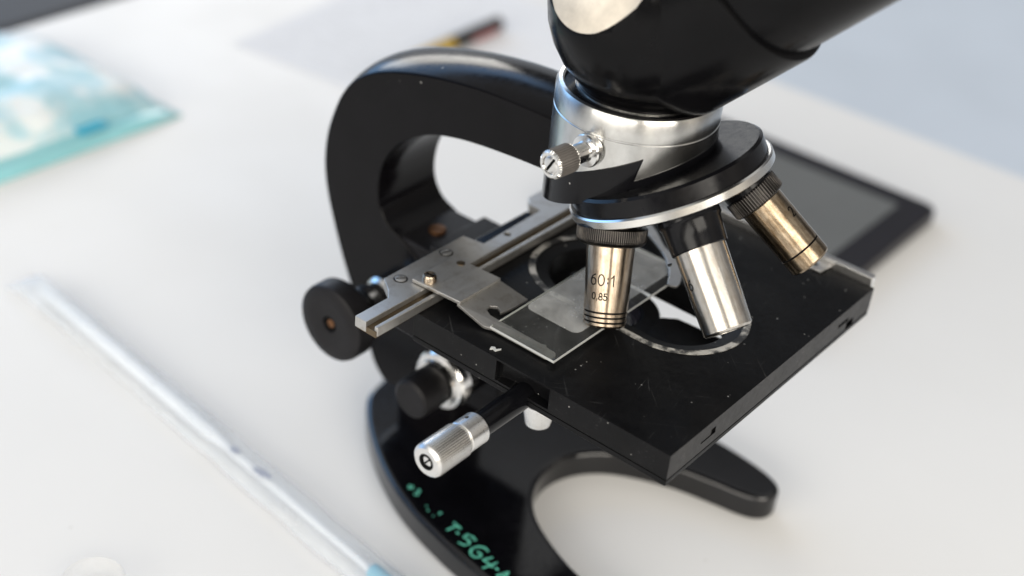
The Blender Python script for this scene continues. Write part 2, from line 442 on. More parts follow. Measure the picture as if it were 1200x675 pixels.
# arm: stations of (outer, inner)
st = [((-22, 174.6), (-22, 156)), ((-38, 174.5), (-36, 155.2)), ((-52, 174.3), (-50, 154.4)), ((-67, 173.5), (-65, 153)),
      ((-83, 171.3), (-76, 151.2)), ((-98, 168), (-86, 148.4)), ((-110, 164.2), (-93.5, 144.6)), ((-119, 159.8), (-100, 139.8)),
      ((-125.6, 154.3), (-104.5, 134.6)), ((-131, 147), (-107.6, 129.4)), ((-135, 138), (-109.4, 124.6)), ((-137.8, 129), (-110.3, 120)),
      ((-139, 119), (-110.6, 115.6)), ((-138.5, 110), (-110, 111)), ((-136.5, 101), (-108, 106.6)), ((-133.5, 92), (-104, 102.6)),
      ((-129.7, 81.5), (-96, 99)), ((-124.6, 70), (-84, 90)), ((-119, 58), (-79, 72)), ((-113, 45), (-79, 55)), ((-108.5, 36), (-82, 38)), ((-103, 30.5), (-87, 31.5))]
oc = catmull([a for a, b in st], 4, False); ic = catmull([b for a, b in st], 4, False)
rings = []
W = 16.0
for i, (a, b) in enumerate(zip(oc, ic)):
    t0 = V((*oc[max(0, i - 1)], 0)); t1 = V((*oc[min(len(oc) - 1, i + 1)], 0)); d = (t1 - t0).normalized()
    n = V((d.y, -d.x, 0))
    if n.dot(V((a[0] - b[0], a[1] - b[1], 0))) < 0: n = -n
    r = [V((b[0], -W, b[1])), V((a[0], -W, a[1]))]
    for k in range(1, 16):
        y = -W + 2 * W * k / 16; c = 3.4 * (1 - (abs(y) / W) ** 2.2)
        r.append(V((a[0] + n.x * c, y, a[1] + n.y * c)))
    r += [V((a[0], W, a[1])), V((b[0], W, b[1]))]
    rings.append(r)
arm = obj('arm', loft(rings), ARMBLACK, MS, bevel=.7, seg=2, sharp=28, bev_angle=40)

# coarse focus knob
ck = obj('coarse_focus_knob', lathe([(0, 8.2), (3.2, 8.2), (3.4, 9.6), (9.5, 10), (13.6, 10), (15.2, 9), (15.6, 7.6), (15.6, 1.8), (14.6, .4), (9, 0), (0, 0)], (-101, -40, 75.5), (0, -1, 0)), MATTE, MS)
obj('shaft', lathe([(0, -1), (7.6, -1), (7.6, 6), (6.2, 7.5), (6.2, 11), (7.4, 12.5), (7.4, 16), (5, 17), (5, 24.2), (0, 24.2)], (-101, -16, 75.5), (0, -1, 0)), CHROME, ck)
obj('pin_recess', lathe([(0, .35), (3.3, .35), (3.3, .45), (0, .45)], (-101, -48.3, 75.5), (0, -1, 0), 32), INK, ck)
obj('centre_pin', lathe([(0, 0), (1.7, 0), (1.7, .6), (0, .8)], (-101, -48.3, 75.5), (0, -1, 0), 32), BRASS, ck)
# fine focus knob
fk = obj('fine_focus_knob', lathe([(0, 13.5), (6.6, 13.5), (7.8, 12.6), (8, 11.5), (8, 1), (7.5, 0), (0, 0)], (-62.5, -33, 60), (0, -1, 0)), MATTE, MS)
obj('graduated_ring', lathe([(0, 0), (9.5, 0), (11.8, 1.2), (12, 2.2), (12, 5.5), (11.2, 6.6), (9.4, 7.2), (9, 8.8), (0, 8.8)], (-62.5, -24, 60), (0, -1, 0)), CHROME, fk)
obj('sleeve', lathe([(0, 0), (10.5, 0), (10.5, 9.4), (0, 9.4)], (-62.5, -14.4, 60), (0, -1, 0)), ARMBLACK, fk)

# stage
SX0, SX1, R_OUT = -20, 15, 24
def flare():
    b = bmesh.new()
    rs = [(17, 100), (17, 114.6), (21.6, 115.5), (21.6, 125)]
    rr = [[b.verts.new((x, y, z)) for x, y in stadium(SX0, SX1, r)] for r, z in rs]
    n = len(rr[0])
    for p, q in zip(rr, rr[1:]):
        for i in range(n): b.faces.new((p[i], p[(i + 1) % n], q[(i + 1) % n], q[i]))
    b.faces.new(rr[0][::-1]); b.faces.new(rr[-1]); return b
plate = box((-47, -65, 106.7), (55, 65, 116))
plate = cut(plate, [flare(), prism(catmull([(-11.5, -80), (-11.5, -66), (-9, -61.5), (8, -61.5), (10, -66), (10, -80)], 4), 107.6, 115.2),
                    box((53.6, 40.6, 110.2), (60, 47.8, 111.6)), box((53.2, 47.2, 106), (60, 52.5, 109.6)),
                    box((54.2, -47, 110), (60, -38.8, 110.7)), box((54.0, -41.6, 110.2), (60, -39, 112.6))])
stage = obj('stage', plate, [STAGE, STAGEFRONT], MS, bevel=.5, seg=2, sharp=30, bev_angle=50)
for p in stage.data.polygons:
    if p.normal.x > .9 and p.center.x > .05: p.material_index = 1
up = cut(box((-47, -65, 104.4), (55, 65, 106.3)), [prism(stadium(SX0, SX1, 17), 100, 110)])
obj('underplate', up, STAGE, stage, bevel=.3)
# worn rim band round the slot
def ring_band(r0, r1, z0, z1):
    b = bmesh.new()
    loops = [[b.verts.new((x, y, z)) for x, y in stadium(SX0, SX1, r, 90)] for r, z in ((r0, z0), (r0, z1), (r1, z1), (r1, z0))]
    n = len(loops[0])
    for k in range(4):
        p, q = loops[k], loops[(k + 1) % 4]
        for i in range(n): b.faces.new((p[i], p[(i + 1) % n], q[(i + 1) % n], q[i]))
    return b
RIM, nt, b = new_mat('worn_slot_rim'); v = coords(nt)
f1 = tex_noise(nt, v, 3600, 3, .6); f2 = tex_noise(nt, v, 130, 3)
mu = nt.nodes.new('ShaderNodeMath'); mu.operation = 'MULTIPLY_ADD'; mu.inputs[1].default_value = 2.0
nt.links.new(f2, mu.inputs[0]); nt.links.new(f1, mu.inputs[2])
mh = nt.nodes.new('ShaderNodeMath'); mh.operation = 'MULTIPLY'; mh.inputs[1].default_value = .333; nt.links.new(mu.outputs[0], mh.inputs[0])
cc = ramp(nt, mh.outputs[0], [(.0, (.008, .008, .009)), (.46, (.012, .012, .012)), (.495, (.09, .087, .08)), (.53, (.48, .465, .43))])
nt.links.new(cc, b.inputs['Base Color']); b.inputs['Roughness'].default_value = .55; bump(nt, b, f1, .5, .0003)
obj('slot_rim', ring_band(21.7, 24, 115.6, 116.12), RIM, stage)
# measuring strip on the far side edge with its clamp tab
es = obj('edge_strip', box((-40, 65.2, 108), (53.5, 68.2, 119.2)), KNOBMET, stage, bevel=.4)
obj('clamp_tab', cut(prism([(27.5, 58.5), (36.5, 58.5), (37.5, 65), (26.5, 65)], 116.1, 117.2), [lathe([(0, -3), (1.5, -3), (1.5, 3), (0, 3)], (32.2, 62, 116.5), (0, 0, 1), 24)]), KNOBMET, es, bevel=.3)
obj('chip', prism([(-16.2, -62.2), (-15.2, -61.5), (-14.2, -62.2), (-13.2, -60.8), (-14, -62.9), (-15.2, -62.6), (-15.8, -63.4)], 116.1, 116.7), SLIDEEDGE, stage)

# condenser below the slot
CX, CY = -13, 0
cd = obj('condenser', lathe([(0, 66), (12, 66), (15, 72), (17.5, 80), (17.5, 98), (18.4, 98.6), (18.4, 102.8), (17.8, 103.4), (12.4, 103.5), (11.8, 102.6), (0, 102.6)], (CX, CY, 0), (0, 0, 1)), MATTE, MS)
obj('top_lens', lathe([(11.6, 102.7), (9, 104), (5, 104.8), (0, 105.1)], (CX, CY, 0), (0, 0, 1)), LENS, cd)
obj('added_dark_plate', box((-46, -24, 96), (-27, 24, 98.5)), MATTE, cd, bevel=.4)  # added under the slot to block the bright table and keep it black
obj('mount_arm', prism([(-4, -24), (40, -24), (40, 15.5), (12, 14), (7.5, 13.6), (3, 10)], 99.5, 103.3), MATTE, cd, bevel=.4)
obj('iris_screw', lathe([(0, 82.4), (3.4, 82.4), (4.4, 83.2), (5.6, 89.5), (5.6, 92), (3, 93), (3, 104.3), (0, 104.3)], (-5.5, -46.5, 0), (0, 0, 1), 48), KNOBMET, cd)

# mechanical stage
ms = obj('mechanical_stage', box((-46.3, -84.6, 116.3), (-44.8, 27, 119.8)), STEEL, MS, bevel=.35)
ms2 = cut(prism([(-54.2, -85.2), (-49.4, -85.2), (-49.4, 33), (-58, 33), (-64.5, 30), (-64.5, 16), (-61, 12.5), (-55.5, 12), (-54.6, -21), (-63, -22.5), (-63, -62.8), (-57.5, -66.5), (-54.2, -70)], 116.3, 120.2),
          [lathe([(0, -5), (1.3, -5), (1.3, 5), (0, 5)], (-53, -10, 119), (0, 0, 1), 24)])
obj('rail', ms2, STEEL, ms, bevel=.4)
obj('groove_bed', box((-53.6, -84.9, 115.9), (-45.2, 30, 118.2)), STEELDARK, ms)
obj('rail_support', box((-63, -60, 100.6), (-47.3, 14, 116)), ARMBLACK, ms, bevel=.6)
screw('screw', (-59.0, -58.9, 120.2), (0, 0, 1), 2.0, .3, STEEL, ms, .9, True)
screw('screw', (-59.6, -35.4, 120.2), (0, 0, 1), 2.0, .3, STEEL, ms, 1.4, True)
car = obj('slide_carriage', prism([(-55, -57.8), (-35, -56.4), (-35, -35.6), (-55, -36.8)], 120.4, 121.7), STEEL, ms, bevel=.25)
hold = prism(catmull([(-36, -56.6), (-24, -56.4), (-21.8, -55.4), (-8, -55.3), (.2, -55.3), (1.8, -54.2), (2.1, -52.4), (1, -51.0), (-3, -50.6), (-3.8, -49.7), (-5.2, -50.4), (-20, -50.3), (-26.6, -50.6), (-29, -49.8), (-29.4, -47.6), (-27.8, -45.6), (-26.2, -46), (-25.4, -46.8), (-24.6, -42), (-24.4, -33.6), (-36, -35.4)], 1), 116.6, 117.6)
bmesh.ops.bisect_plane(hold, geom=hold.verts[:] + hold.edges[:] + hold.faces[:], plane_co=(-25, 0, 0), plane_no=(1, 0, 0))
for v_ in hold.verts:
    if v_.co.x < -25: v_.co.z += (-25 - v_.co.x) / 11 * 3.05
obj('slide_holder', hold, STEEL, ms, bevel=.12)
fin = [(-30, 40), (-18, 33), (-10, 26.5), (-3, 23.4), (2, 18.6), (6, 13.4), (7.8, 9.0), (7.4, 7.2), (5.6, 6.6), (4.2, 7.4), (2.2, 11.5), (-1, 15.8), (-6, 20.8), (-12, 25), (-20, 29.4), (-33, 35)]
obj('spring_finger', prism(catmull(fin, 3), 118.95, 119.7), STEEL, ms, bevel=.15)
screw('screw', (-50.4, -54.2, 121.8), (0, 0, 1), 2.4, 2.2, NICKEL, ms, .2)
screw('screw', (-50.2, -38.6, 121.7), (0, 0, 1), 1.5, .25, STEELDARK, ms, .9)

# stage drive knob
KX, KZ = -1.5, 105.3
dk = obj('stage_drive_knob', lathe([(0, 42.4), (2.5, 42.4), (2.7, 43.2), (4.6, 43.2), (5.5, 42.4), (5.75, 41.4), (5.75, 29), (5.2, 28.4), (5.0, 28), (0, 28)], (KX, -65, KZ), (0, -1, 0), teeth=(.42, 46, 28.9, 41.5)), [KNOBMET, GROOVE_DARK], MS, sharp=25)
sl = cut(lathe([(0, 20), (5.0, 20), (5.3, 20.4), (5.3, 27.6), (5, 27.9), (0, 27.9)], (KX, -65, KZ), (0, -1, 0)), [lathe([(0, 0), (.75, 0), (.75, 9), (0, 9)], (KX - .6, -88.6, KZ + 1), (-.25, 0, 1), 20)])
obj('smooth_ring', sl, KNOBMET, dk)
obj('shaft', lathe([(0, -6), (4.1, -6), (4.1, 21), (0, 21)], (KX, -65, KZ), (0, -1, 0)), BLACK, dk)
obj('end_recess', lathe([(1.9, 42.0), (1.9, 43.24), (2.75, 43.26), (2.75, 42.0)], (KX, -65, KZ), (0, -1, 0), 48), INK, dk)
screw('end_screw', (KX, -107.4, KZ), (0, -1, 0), 1.9, .5, CHROME, dk, .9)

# collar with set screw
TX = -14.0
def slope(z0, x, y): return z0 + .4885 * ((x - TX) * .976 + y * .217)
col = obj('tube_collar', lathe([(20.4, 161.5), (27, 162.3), (27, 181.6), (26.75, 181.9), (26.75, 182.2), (27, 182.5), (27, 188.6), (26.2, 190), (25, 190.2), (24.4, 189.6), (24.2, 188.2), (20.4, 188.2), (20.4, 161.5)], (TX, 0, 0), (0, 0, 1), 128), COLLAR, MS)
obj('inner_flange', lathe([(24.1, 188.3), (24.1, 188.7), (20.9, 188.9), (20.7, 188.3)], (TX, 0, 0), (0, 0, 1), 128), BLACK, col)
obj('bright_ring', lathe([(20.85, 188.9), (20.7, 189.5), (20.2, 189.5), (20.2, 188.4)], (TX, 0, 0), (0, 0, 1), 128), CHROME, col)
sd = V((-.105, -.994, 0)).normalized(); so = V((TX + 1.65, -26.5, 176.6))
ss = obj('set_screw', lathe([(0, 17.4), (3.1, 17.4), (3.2, 18.2), (4.0, 18.2), (4.7, 17.5), (4.7, 9.6), (3.9, 8.8), (3.3, 8.6), (3.2, 3.6), (3.4, 2.9), (5.1, 2.6), (5.4, 2.0), (5.4, 0), (0, 0)], so, sd, teeth=(.4, 34, 9.5, 17.6)), [CHROME, GROOVE_DARK], col, sharp=25)
screw('slotted_end', so + sd * 17.2, sd, 2.9, .8, CHROME, ss, 1.05)
# black sleeve with slanted ends and a notch in its upper edge
N = 180; lo, hi, lo_i, hi_i = [], [], [], []
bm = bmesh.new()
RS = 27.35
def top_z(a):
    x, y = TX + RS * math.cos(a), RS * math.sin(a)
    deg = (math.degrees(a) + 180) % 360 - 180
    if -56 <= deg <= 150: k = 163.9
    elif -58.5 <= deg < -56: k = 163.9 + 7.1 * (-56 - deg) / 2.5
    elif deg < -58.5: k = 171.0
    else: k = 163.9 + 7.1 * min(1, (deg - 150) / 4)
    return slope(k, x, y)
def deg_of(a): return (math.degrees(a) + 180) % 360 - 180
for i in range(N):
    a = 2 * math.pi * i / N; x, y = TX + RS * math.cos(a), RS * math.sin(a)
    ah = a + (R(8.5) * (deg_of(a) + 84) / 26 if -84 < deg_of(a) < -57.9 else 0)
    xh, yh = TX + RS * math.cos(ah), RS * math.sin(ah); zh = slope(171, xh, yh) if ah != a else top_z(a)
    xi, yi = TX + 26.5 * math.cos(ah), 26.5 * math.sin(ah)
    lo.append(bm.verts.new((x, y, slope(159.4, x, y)))); hi.append(bm.verts.new((xh, yh, zh)))
    hi_i.append(bm.verts.new((xi, yi, zh + .1)))
for i in range(N):
    j = (i + 1) % N
    bm.faces.new((lo[i], lo[j], hi[j], hi[i])); bm.faces.new((hi[i], hi[j], hi_i[j], hi_i[i]))
bm.faces.new(lo[::-1])
obj('sleeve', bm, BLACK, col, sharp=40)

# revolving nosepiece
NC = V((1.59, 3.28, 158.87)); NN = V((-.437, -.097, .894)).normalized()
nose = obj('nosepiece', lathe([(0, 9.1), (31.5, 9.1), (32.5, 8.3), (32.9, 3.2), (32.5, 2.6), (32.5, .4), (31.5, 0), (26, -1.6), (22, -4.6), (14, -7.5), (5, -8.5), (0, -8.5)], NC, NN, 128), BLACK, MS)
WORN, nt, b = new_mat('worn_chrome_rim'); v = coords(nt)
f = tex_noise(nt, v, 75, 6, .72)
nt.links.new(ramp(nt, f, [(.0, (.75, .74, .71)), (.62, (.75, .74, .71)), (.66, (.30, .19, .10)), (.72, (.16, .09, .05))]), b.inputs['Base Color'])
b.inputs['Metallic'].default_value = 1
nt.links.new(ramp(nt, f, [(.0, g(.2)), (.62, g(.24)), (.67, g(.6))]), b.inputs['Roughness'])
obj('rim', lathe([(32.4, 3.1), (33.7, 3.1), (34.3, 2.6), (34.4, .3), (34.0, -.1), (32.6, -.2)], NC, NN, 128), WORN, nose)
obj('rivet', lathe([(0, 0), (.8, 0), (.6, .5), (0, .6)], NC + V((.40, -.85, 0)).normalized() * 29 - NN * 13.2 + V((0, 0, 0)), -NN, 20), CHROME, nose)

def objective(root, D, length, r0, r1, mat, mount, label, rings=(), knurl=None, neck=None):
    root = V(root); D = V(D).normalized()
    prof = [(0, -.4), (r0, -.4), (r0, .2)]
    def rad(h): return r0 + (r1 - r0) * h / length
    for hh in rings:
        prof += [(rad(hh - .32), hh - .32), (rad(hh) - .35, hh - .2), (rad(hh) - .35, hh + .2), (rad(hh + .32), hh + .32)]
    prof += [(rad(length - .7), length - .7), (r1 - .6, length), (r1 - 2.4, length + .25), (r1 - 2.6, length - .4), (0, length - .4)]
    ob = obj('objective', lathe(prof, root, D, 96), mat, MS); ob['label'] = label
    if rings:
        b = bmesh.new()
        for hh in rings: add_lathe(b, [(rad(hh) - .33, hh - .22), (rad(hh) - .22, hh - .2), (rad(hh) - .22, hh + .2), (rad(hh) - .33, hh + .22)], root, D, 96)
        obj('groove', b, INK, ob)
    obj('front_lens', lathe([(r1 - 2.7, length - .5), (r1 - 4, length - .1), (0, length + .1)], root, D, 48), LENS, ob)
    if knurl: obj('knurled_ring', lathe(knurl[0], root, D, teeth=knurl[1]), [GUN, GROOVE_DARK], ob, sharp=25)
    if neck: obj('neck', lathe(neck, root, D, 96), BLACK, ob)
    return ob, rad

P60, D60 = V((-3.09, -20.91, 143.2)), V((.26, -.30, -.92)).normalized()
P16, D16 = V((26.75, -16.75, 153.63)), V((.67, -.22, -.70)).normalized()
D3 = V((.77, .18, -.61)).normalized(); P3 = V((33.41, 10.86, 159.7)) - D3 * 3.4
o60, rad60 = objective(P60, D60, 26.2, 7.85, 7.05, NICKEL, None, 'warm nickel objective engraved 60:1 and 0,85 with three grooves', rings=(21.2, 22.8, 24.4),
    knurl=([(0, -6.6), (11.0, -6.6), (11.5, -6.1), (11.5, -2.6), (11.3, -1.9), (10.6, -1.0), (9.4, -.5), (0, -.4)], (.22, 100, -6.2, -2.5)), neck=[(0, -13), (9.5, -13), (9.5, -6.5), (0, -6.5)])
o16, rad16 = objective(P16, D16, 26.6, 8.3, 7.95, NICKEL_CLEAR, None, 'bright silver objective with a 6 at its left edge',
    neck=[(0, -13), (9.9, -13), (10.2, -9.6), (9.6, -8.6), (9.3, -4), (9.1, -.5), (8.8, -.2), (0, -.2)])
o3, rad3 = objective(P3, D3, 25.0, 7.3, 7.2, NICKEL_BROWN, None, 'brownish tarnished objective tilted outward on the right', rings=(19.2,),
    knurl=([(0, -6.2), (8.8, -6.2), (9.2, -5.7), (9.2, -.9), (8.8, -.5), (7.9, -.1), (0, -.1)], (.35, 58, -5.8, -.8)), neck=[(0, -13), (8.4, -13), (8.4, -6.1), (0, -6.1)])
obj('engraving', wrap(lettering('60:1', 3.5, .36), P60, D60, lambda h: rad60(h) + .06, -70, 10.4), INK, o60)
obj('engraving', wrap(lettering('0,85', 2.1, .34), P60, D60, lambda h: rad60(h) + .06, -64, 15.8), INK, o60)
obj('engraving', wrap(lettering('16', 3.2, .36), P16, D16, lambda h: rad16(h) + .06, 4, 9.8), INK, o16)
obj('engraving', wrap(lettering('2', 3.2, .36), P3, D3, lambda h: rad3(h) + .06, -82, 7.6), INK, o3)

# head
AX = V((.7071, 0, .7071)); HC = V((TX, 0, 209.2))
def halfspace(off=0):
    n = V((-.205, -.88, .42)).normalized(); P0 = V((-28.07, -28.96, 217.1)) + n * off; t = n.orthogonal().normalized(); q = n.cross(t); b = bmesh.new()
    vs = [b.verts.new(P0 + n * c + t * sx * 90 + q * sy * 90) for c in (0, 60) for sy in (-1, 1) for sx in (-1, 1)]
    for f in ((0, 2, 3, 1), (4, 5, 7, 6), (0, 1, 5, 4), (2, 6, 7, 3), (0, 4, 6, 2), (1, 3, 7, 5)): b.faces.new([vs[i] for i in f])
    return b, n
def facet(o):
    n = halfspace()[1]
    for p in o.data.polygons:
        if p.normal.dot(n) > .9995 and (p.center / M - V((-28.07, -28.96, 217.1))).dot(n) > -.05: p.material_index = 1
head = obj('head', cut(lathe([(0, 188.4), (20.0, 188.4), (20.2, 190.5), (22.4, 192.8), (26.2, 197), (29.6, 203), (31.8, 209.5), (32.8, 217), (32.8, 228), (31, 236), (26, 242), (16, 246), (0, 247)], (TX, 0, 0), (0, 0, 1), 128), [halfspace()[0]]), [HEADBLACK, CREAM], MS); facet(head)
hb = lathe([(0, 2.5), (29.8, 2.5), (31.2, 3.1), (32.2, 5), (32.4, 8), (32.4, 44.6), (32.1, 45.4), (30.6, 45.8), (0, 45.8)], HC, AX, 128)
for v_ in hb.verts: v_.co.y *= .82
obj('inclined_body', cut(hb, [halfspace(-.35)[0]]), HEADBLACK, head)
et = lathe([(0, 45), (30.3, 45), (30.3, 110), (24, 118), (15, 121), (15, 165), (0, 165)], HC, AX, 96)
for v_ in et.verts: v_.co.y *= .82
obj('eyepiece_tube', et, HEADBLACK, head)

def rrect0(x0, y0, x1, y1, r, n=6):
    p = []
    for cx, cy, a0 in ((x1 - r, y0 + r, -90), (x1 - r, y1 - r, 0), (x0 + r, y1 - r, 90), (x0 + r, y0 + r, 180)):
        for i in range(n + 1): a = R(a0 + 90 * i / n); p.append((cx + r * math.cos(a), cy + r * math.sin(a)))
    return p
# ------------------------------------------------------------------ slide on the stage
sl = empty('microscope_slide', 'clear glass microscope slide lying on the black stage under the objectives', 'glass slide', (-9, -18, 117.7))
obj('glass', box((-13, -38, 0), (13, 38, 1.0)), SLIDEGLASS, sl)
film = rrect0(-12.2, -21.5, 9.6, 37.5, 3)  # added hazy sheet, stands in for a bright reflection in the glass
obj('sheen_sheet', prism(film, 1.02, 1.12), SLIDE_SHEEN, sl)
b = bmesh.new()
add_box(b, (-13.06, -38.12, .05), (13.06, -38.02, .95)); add_box(b, (13.02, -38, .05), (13.12, 38, .95)); add_box(b, (-13.12, -38, .15), (-13.02, 38, .85)); add_box(b, (-13.06, 38.02, .05), (13.06, 38.12, .95))
obj('ground_edge', b, SLIDEEDGE, sl)

# ------------------------------------------------------------------ table things
tb = empty('tablet', 'black tablet with a blank grey screen lying behind the microscope', 'tablet', (-96, 259.5, .3))
def rrect(x0, y0, x1, y1, r, n=6):
    p = []
    for cx, cy, a0 in ((x1 - r, y0 + r, -90), (x1 - r, y1 - r, 0), (x0 + r, y1 - r, 90), (x0 + r, y0 + r, 180)):
        for i in range(n + 1): a = R(a0 + 90 * i / n); p.append((cx + r * math.cos(a), cy + r * math.sin(a)))
    return p
obj('body', prism(rrect(-79, -81.5, 79, 81.5, 9), 0, 8.6), TABLETBODY, tb, bevel=1.6, seg=3)
obj('screen', prism(rrect(-63, -63, 61, 65, 1), 8.62, 8.8), SCREEN, tb)

pp = empty('paper_sheet', 'white printed paper sheet under the yellow and black pen', 'paper', (-356, 300, .15))
pp.rotation_euler.z = R(7)
obj('sheet', prism([(-95, -92), (95, -92), (95, 108), (-95, 108)], 0, .2), PAPER, pp)
b = bmesh.new()
for k in range(26):
    y = 98 - k * 7; x = -80
    while x < 75:
        w = random.uniform(4, 13)
        if random.random() < .8: add_box(b, (x, y, .21), (min(x + w, 78), y + 1.3, .23))
        x += w + 2
PRINT = simple('grey_print', (.66, .67, .70), .8, .1)
o = obj('printed_lines', b, PRINT, pp); o['kind'] = 'stuff'

pn = empty('pen', 'yellow pen with a black end lying on the paper sheet', 'pen', (-345, 351, 5.4))
pn.rotation_euler.z = R(2)
obj('barrel', lathe([(0, 50.1), (3.9, 50.1), (4.6, 52), (4.6, 118), (1.5, 132), (0, 133)], (0, 0, 0), (0, -1, 0), 40), PENYEL, pn)
obj('cap', lathe([(0, 0), (4.0, 0), (5, 1.4), (5, 50), (0, 50)], (0, 0, 0), (0, -1, 0), 40), PENBLK, pn)
obj('added_red_strip', box((3.2, -34, -2.6), (6.2, -8, .4)), PENRED, pn, bevel=.6)  # added red strip, stands in for a pinkish reflection on the cap

# blue plastic packet
pk = empty('plastic_packet', 'pale blue plastic packet with white contents at the left edge', 'plastic packet', (-462, 20, 0))
FILM, nt, b = new_mat('pale_blue_film'); v = coords(nt)
f = tex_noise(nt, v, 42, 2, .45)
nt.links.new(ramp(nt, f, [(.36, (.33, .60, .69)), (.50, (.50, .71, .78)), (.58, (.80, .86, .88))]), b.inputs['Base Color'])
b.inputs['Roughness'].default_value = .42; b.inputs['Coat Weight'].default_value = .06
b.inputs['Subsurface Weight'].default_value = .2; b.inputs['Subsurface Radius'].default_value = (.004, .006, .008)
bump(nt, b, tex_noise(nt, v, 55, 3), .5, .004)
CYAN = simple('cyan_seam', (.28, .61, .66), .3, .5, .1, 30, coat=.3)
BLUE = simple('blue_patch', (.03, .42, .60), .35)
def pillow(x0, x1, y0, y1, h, n=44, zb=.4, amp=3.0):
    bm = bmesh.new(); top = []; bot = []
    for i in range(n + 1):
        u = -1 + 2 * i / n; rt, rb = [], []
        for j in range(n + 1):
            w = -1 + 2 * j / n; x = x0 + (x1 - x0) * i / n; y = y0 + (y1 - y0) * j / n
            e = max(0, (1 - abs(u) ** 5)) ** .6 * max(0, (1 - abs(w) ** 5)) ** .6
            nz = mnoise.noise(V((x * .035, y * .035, 3))) * amp + mnoise.noise(V((x * .09, y * .09, 9))) * amp * .45
            rt.append(bm.verts.new((x, y, zb + .8 + e * max(2, h + nz)))); rb.append(bm.verts.new((x, y, zb)))
        top.append(rt); bot.append(rb)
    for i in range(n):
        for j in range(n):
            bm.faces.new((top[i][j], top[i + 1][j], top[i + 1][j + 1], top[i][j + 1])); bm.faces.new((bot[i][j], bot[i][j + 1], bot[i + 1][j + 1], bot[i + 1][j]))
    for i in range(n):
        bm.faces.new((bot[i][0], bot[i + 1][0], top[i + 1][0], top[i][0])); bm.faces.new((bot[i + 1][n], bot[i][n], top[i][n], top[i + 1][n]))
        bm.faces.new((bot[0][i + 1], bot[0][i], top[0][i], top[0][i + 1])); bm.faces.new((bot[n][i], bot[n][i + 1], top[n][i + 1], top[n][i]))
    return bm
obj('film_bag', pillow(-62, 70, -150, 88, 22), FILM, pk, sharp=80)
obj('seam', pillow(58, 80, -150, 90, 5, 30, .3, 1.2), CYAN, pk, sharp=80)
obj('printed_patch', box((67, 26, 7.2), (75, 44, 8.6)), BLUE, pk, bevel=.8)

# wrapped pipette
wp = empty('wrapped_pipette', 'white plastic pipette sealed in a long clear film wrapper', 'pipette', (-170, -66, 0))
ang = math.atan2(-75 + 51, -45 + 289); wp.rotation_euler.z = ang
WRAP, nt, b = new_mat('clear_wrapper_film'); v = coords(nt, (.35, 1, 1)); outn = nt.nodes['Material Output']
tr = nt.nodes.new('ShaderNodeBsdfTransparent'); mx = nt.nodes.new('ShaderNodeMixShader')
b.inputs['Base Color'].default_value = (.80, .835, .87, 1); b.inputs['Roughness'].default_value = .4
nt.links.new(ramp(nt, tex_noise(nt, v, 70, 2, .5), [(.3, g(.12)), (.66, g(.38))]), mx.inputs[0])
nt.links.new(tr.outputs[0], mx.inputs[1]); nt.links.new(b.outputs[0], mx.inputs[2]); nt.links.new(mx.outputs[0], outn.inputs['Surface'])
bump(nt, b, tex_noise(nt, v, 110, 2), .3, .0015)
rings = []
n = 60
for i in range(n + 1):
    t = i / n; x = -128 + 290 * t
    end = min(1, t / .05, (1 - t) / .05); hh = .6 + 3.4 * end ** .5; ww = 8.0 + (1 - end) * 1.5
    r = []
    for k in range(28):
        a = 2 * math.pi * k / 28
        nz = 1 + .12 * mnoise.noise(V((x * .06, math.cos(a) * 1.5, math.sin(a) * 1.5)))
        r.append(V((x, ww * math.cos(a) * nz, .4 + hh + hh * math.sin(a) * nz)))
    rings.append(r)
obj('wrapper', loft(rings), WRAP, wp, sharp=80)
PIP = simple('milky_plastic', (.77, .81, .85), .3, .5, .03, 40)
NAVY = simple('dark_blue_print', (.36, .39, .47), .6)
obj('pipette_stem', lathe([(0, -112), (3.0, -112), (3.0, 20), (1.8, 32), (1.5, 120), (0, 120)], (0, 1.5, 4), (1, 0, 0), 32), PIP, wp)
b = bmesh.new()
for x, w, h in ((36, 2, 1.2), (52, 5, 2.2)):
    for k in range(6): add_box(b, (x + random.uniform(0, w), random.uniform(-h, h) - 1, 8.45), (x + w + random.uniform(1, 4), random.uniform(-h, h) * .4 + 1, 8.5 + k * .02))
obj('print', b, NAVY, wp)
obj('blue_tip', lathe([(0, 121), (3, 121), (3.2, 122), (3.2, 148), (2, 150), (0, 150)], (0, 1.5, 4.4), (1, 0, 0), 32), BLUE, wp)

# small round glass
GL = glass_mat('thin_clear_glass', (.99, .99, .99), 1.2, .1, .16)
gd = empty('glass_dish', 'small round clear glass dish cut by the bottom left frame edge', 'dish', (-114, -151, .2))
obj('wall', lathe([(0, 0), (10, 0), (10.8, .6), (11.2, 7.4), (10.9, 8), (10.5, 7.4), (10.2, 1.2), (0, 1)], (0, 0, 0), (0, 0, 1), 64), GL, gd)

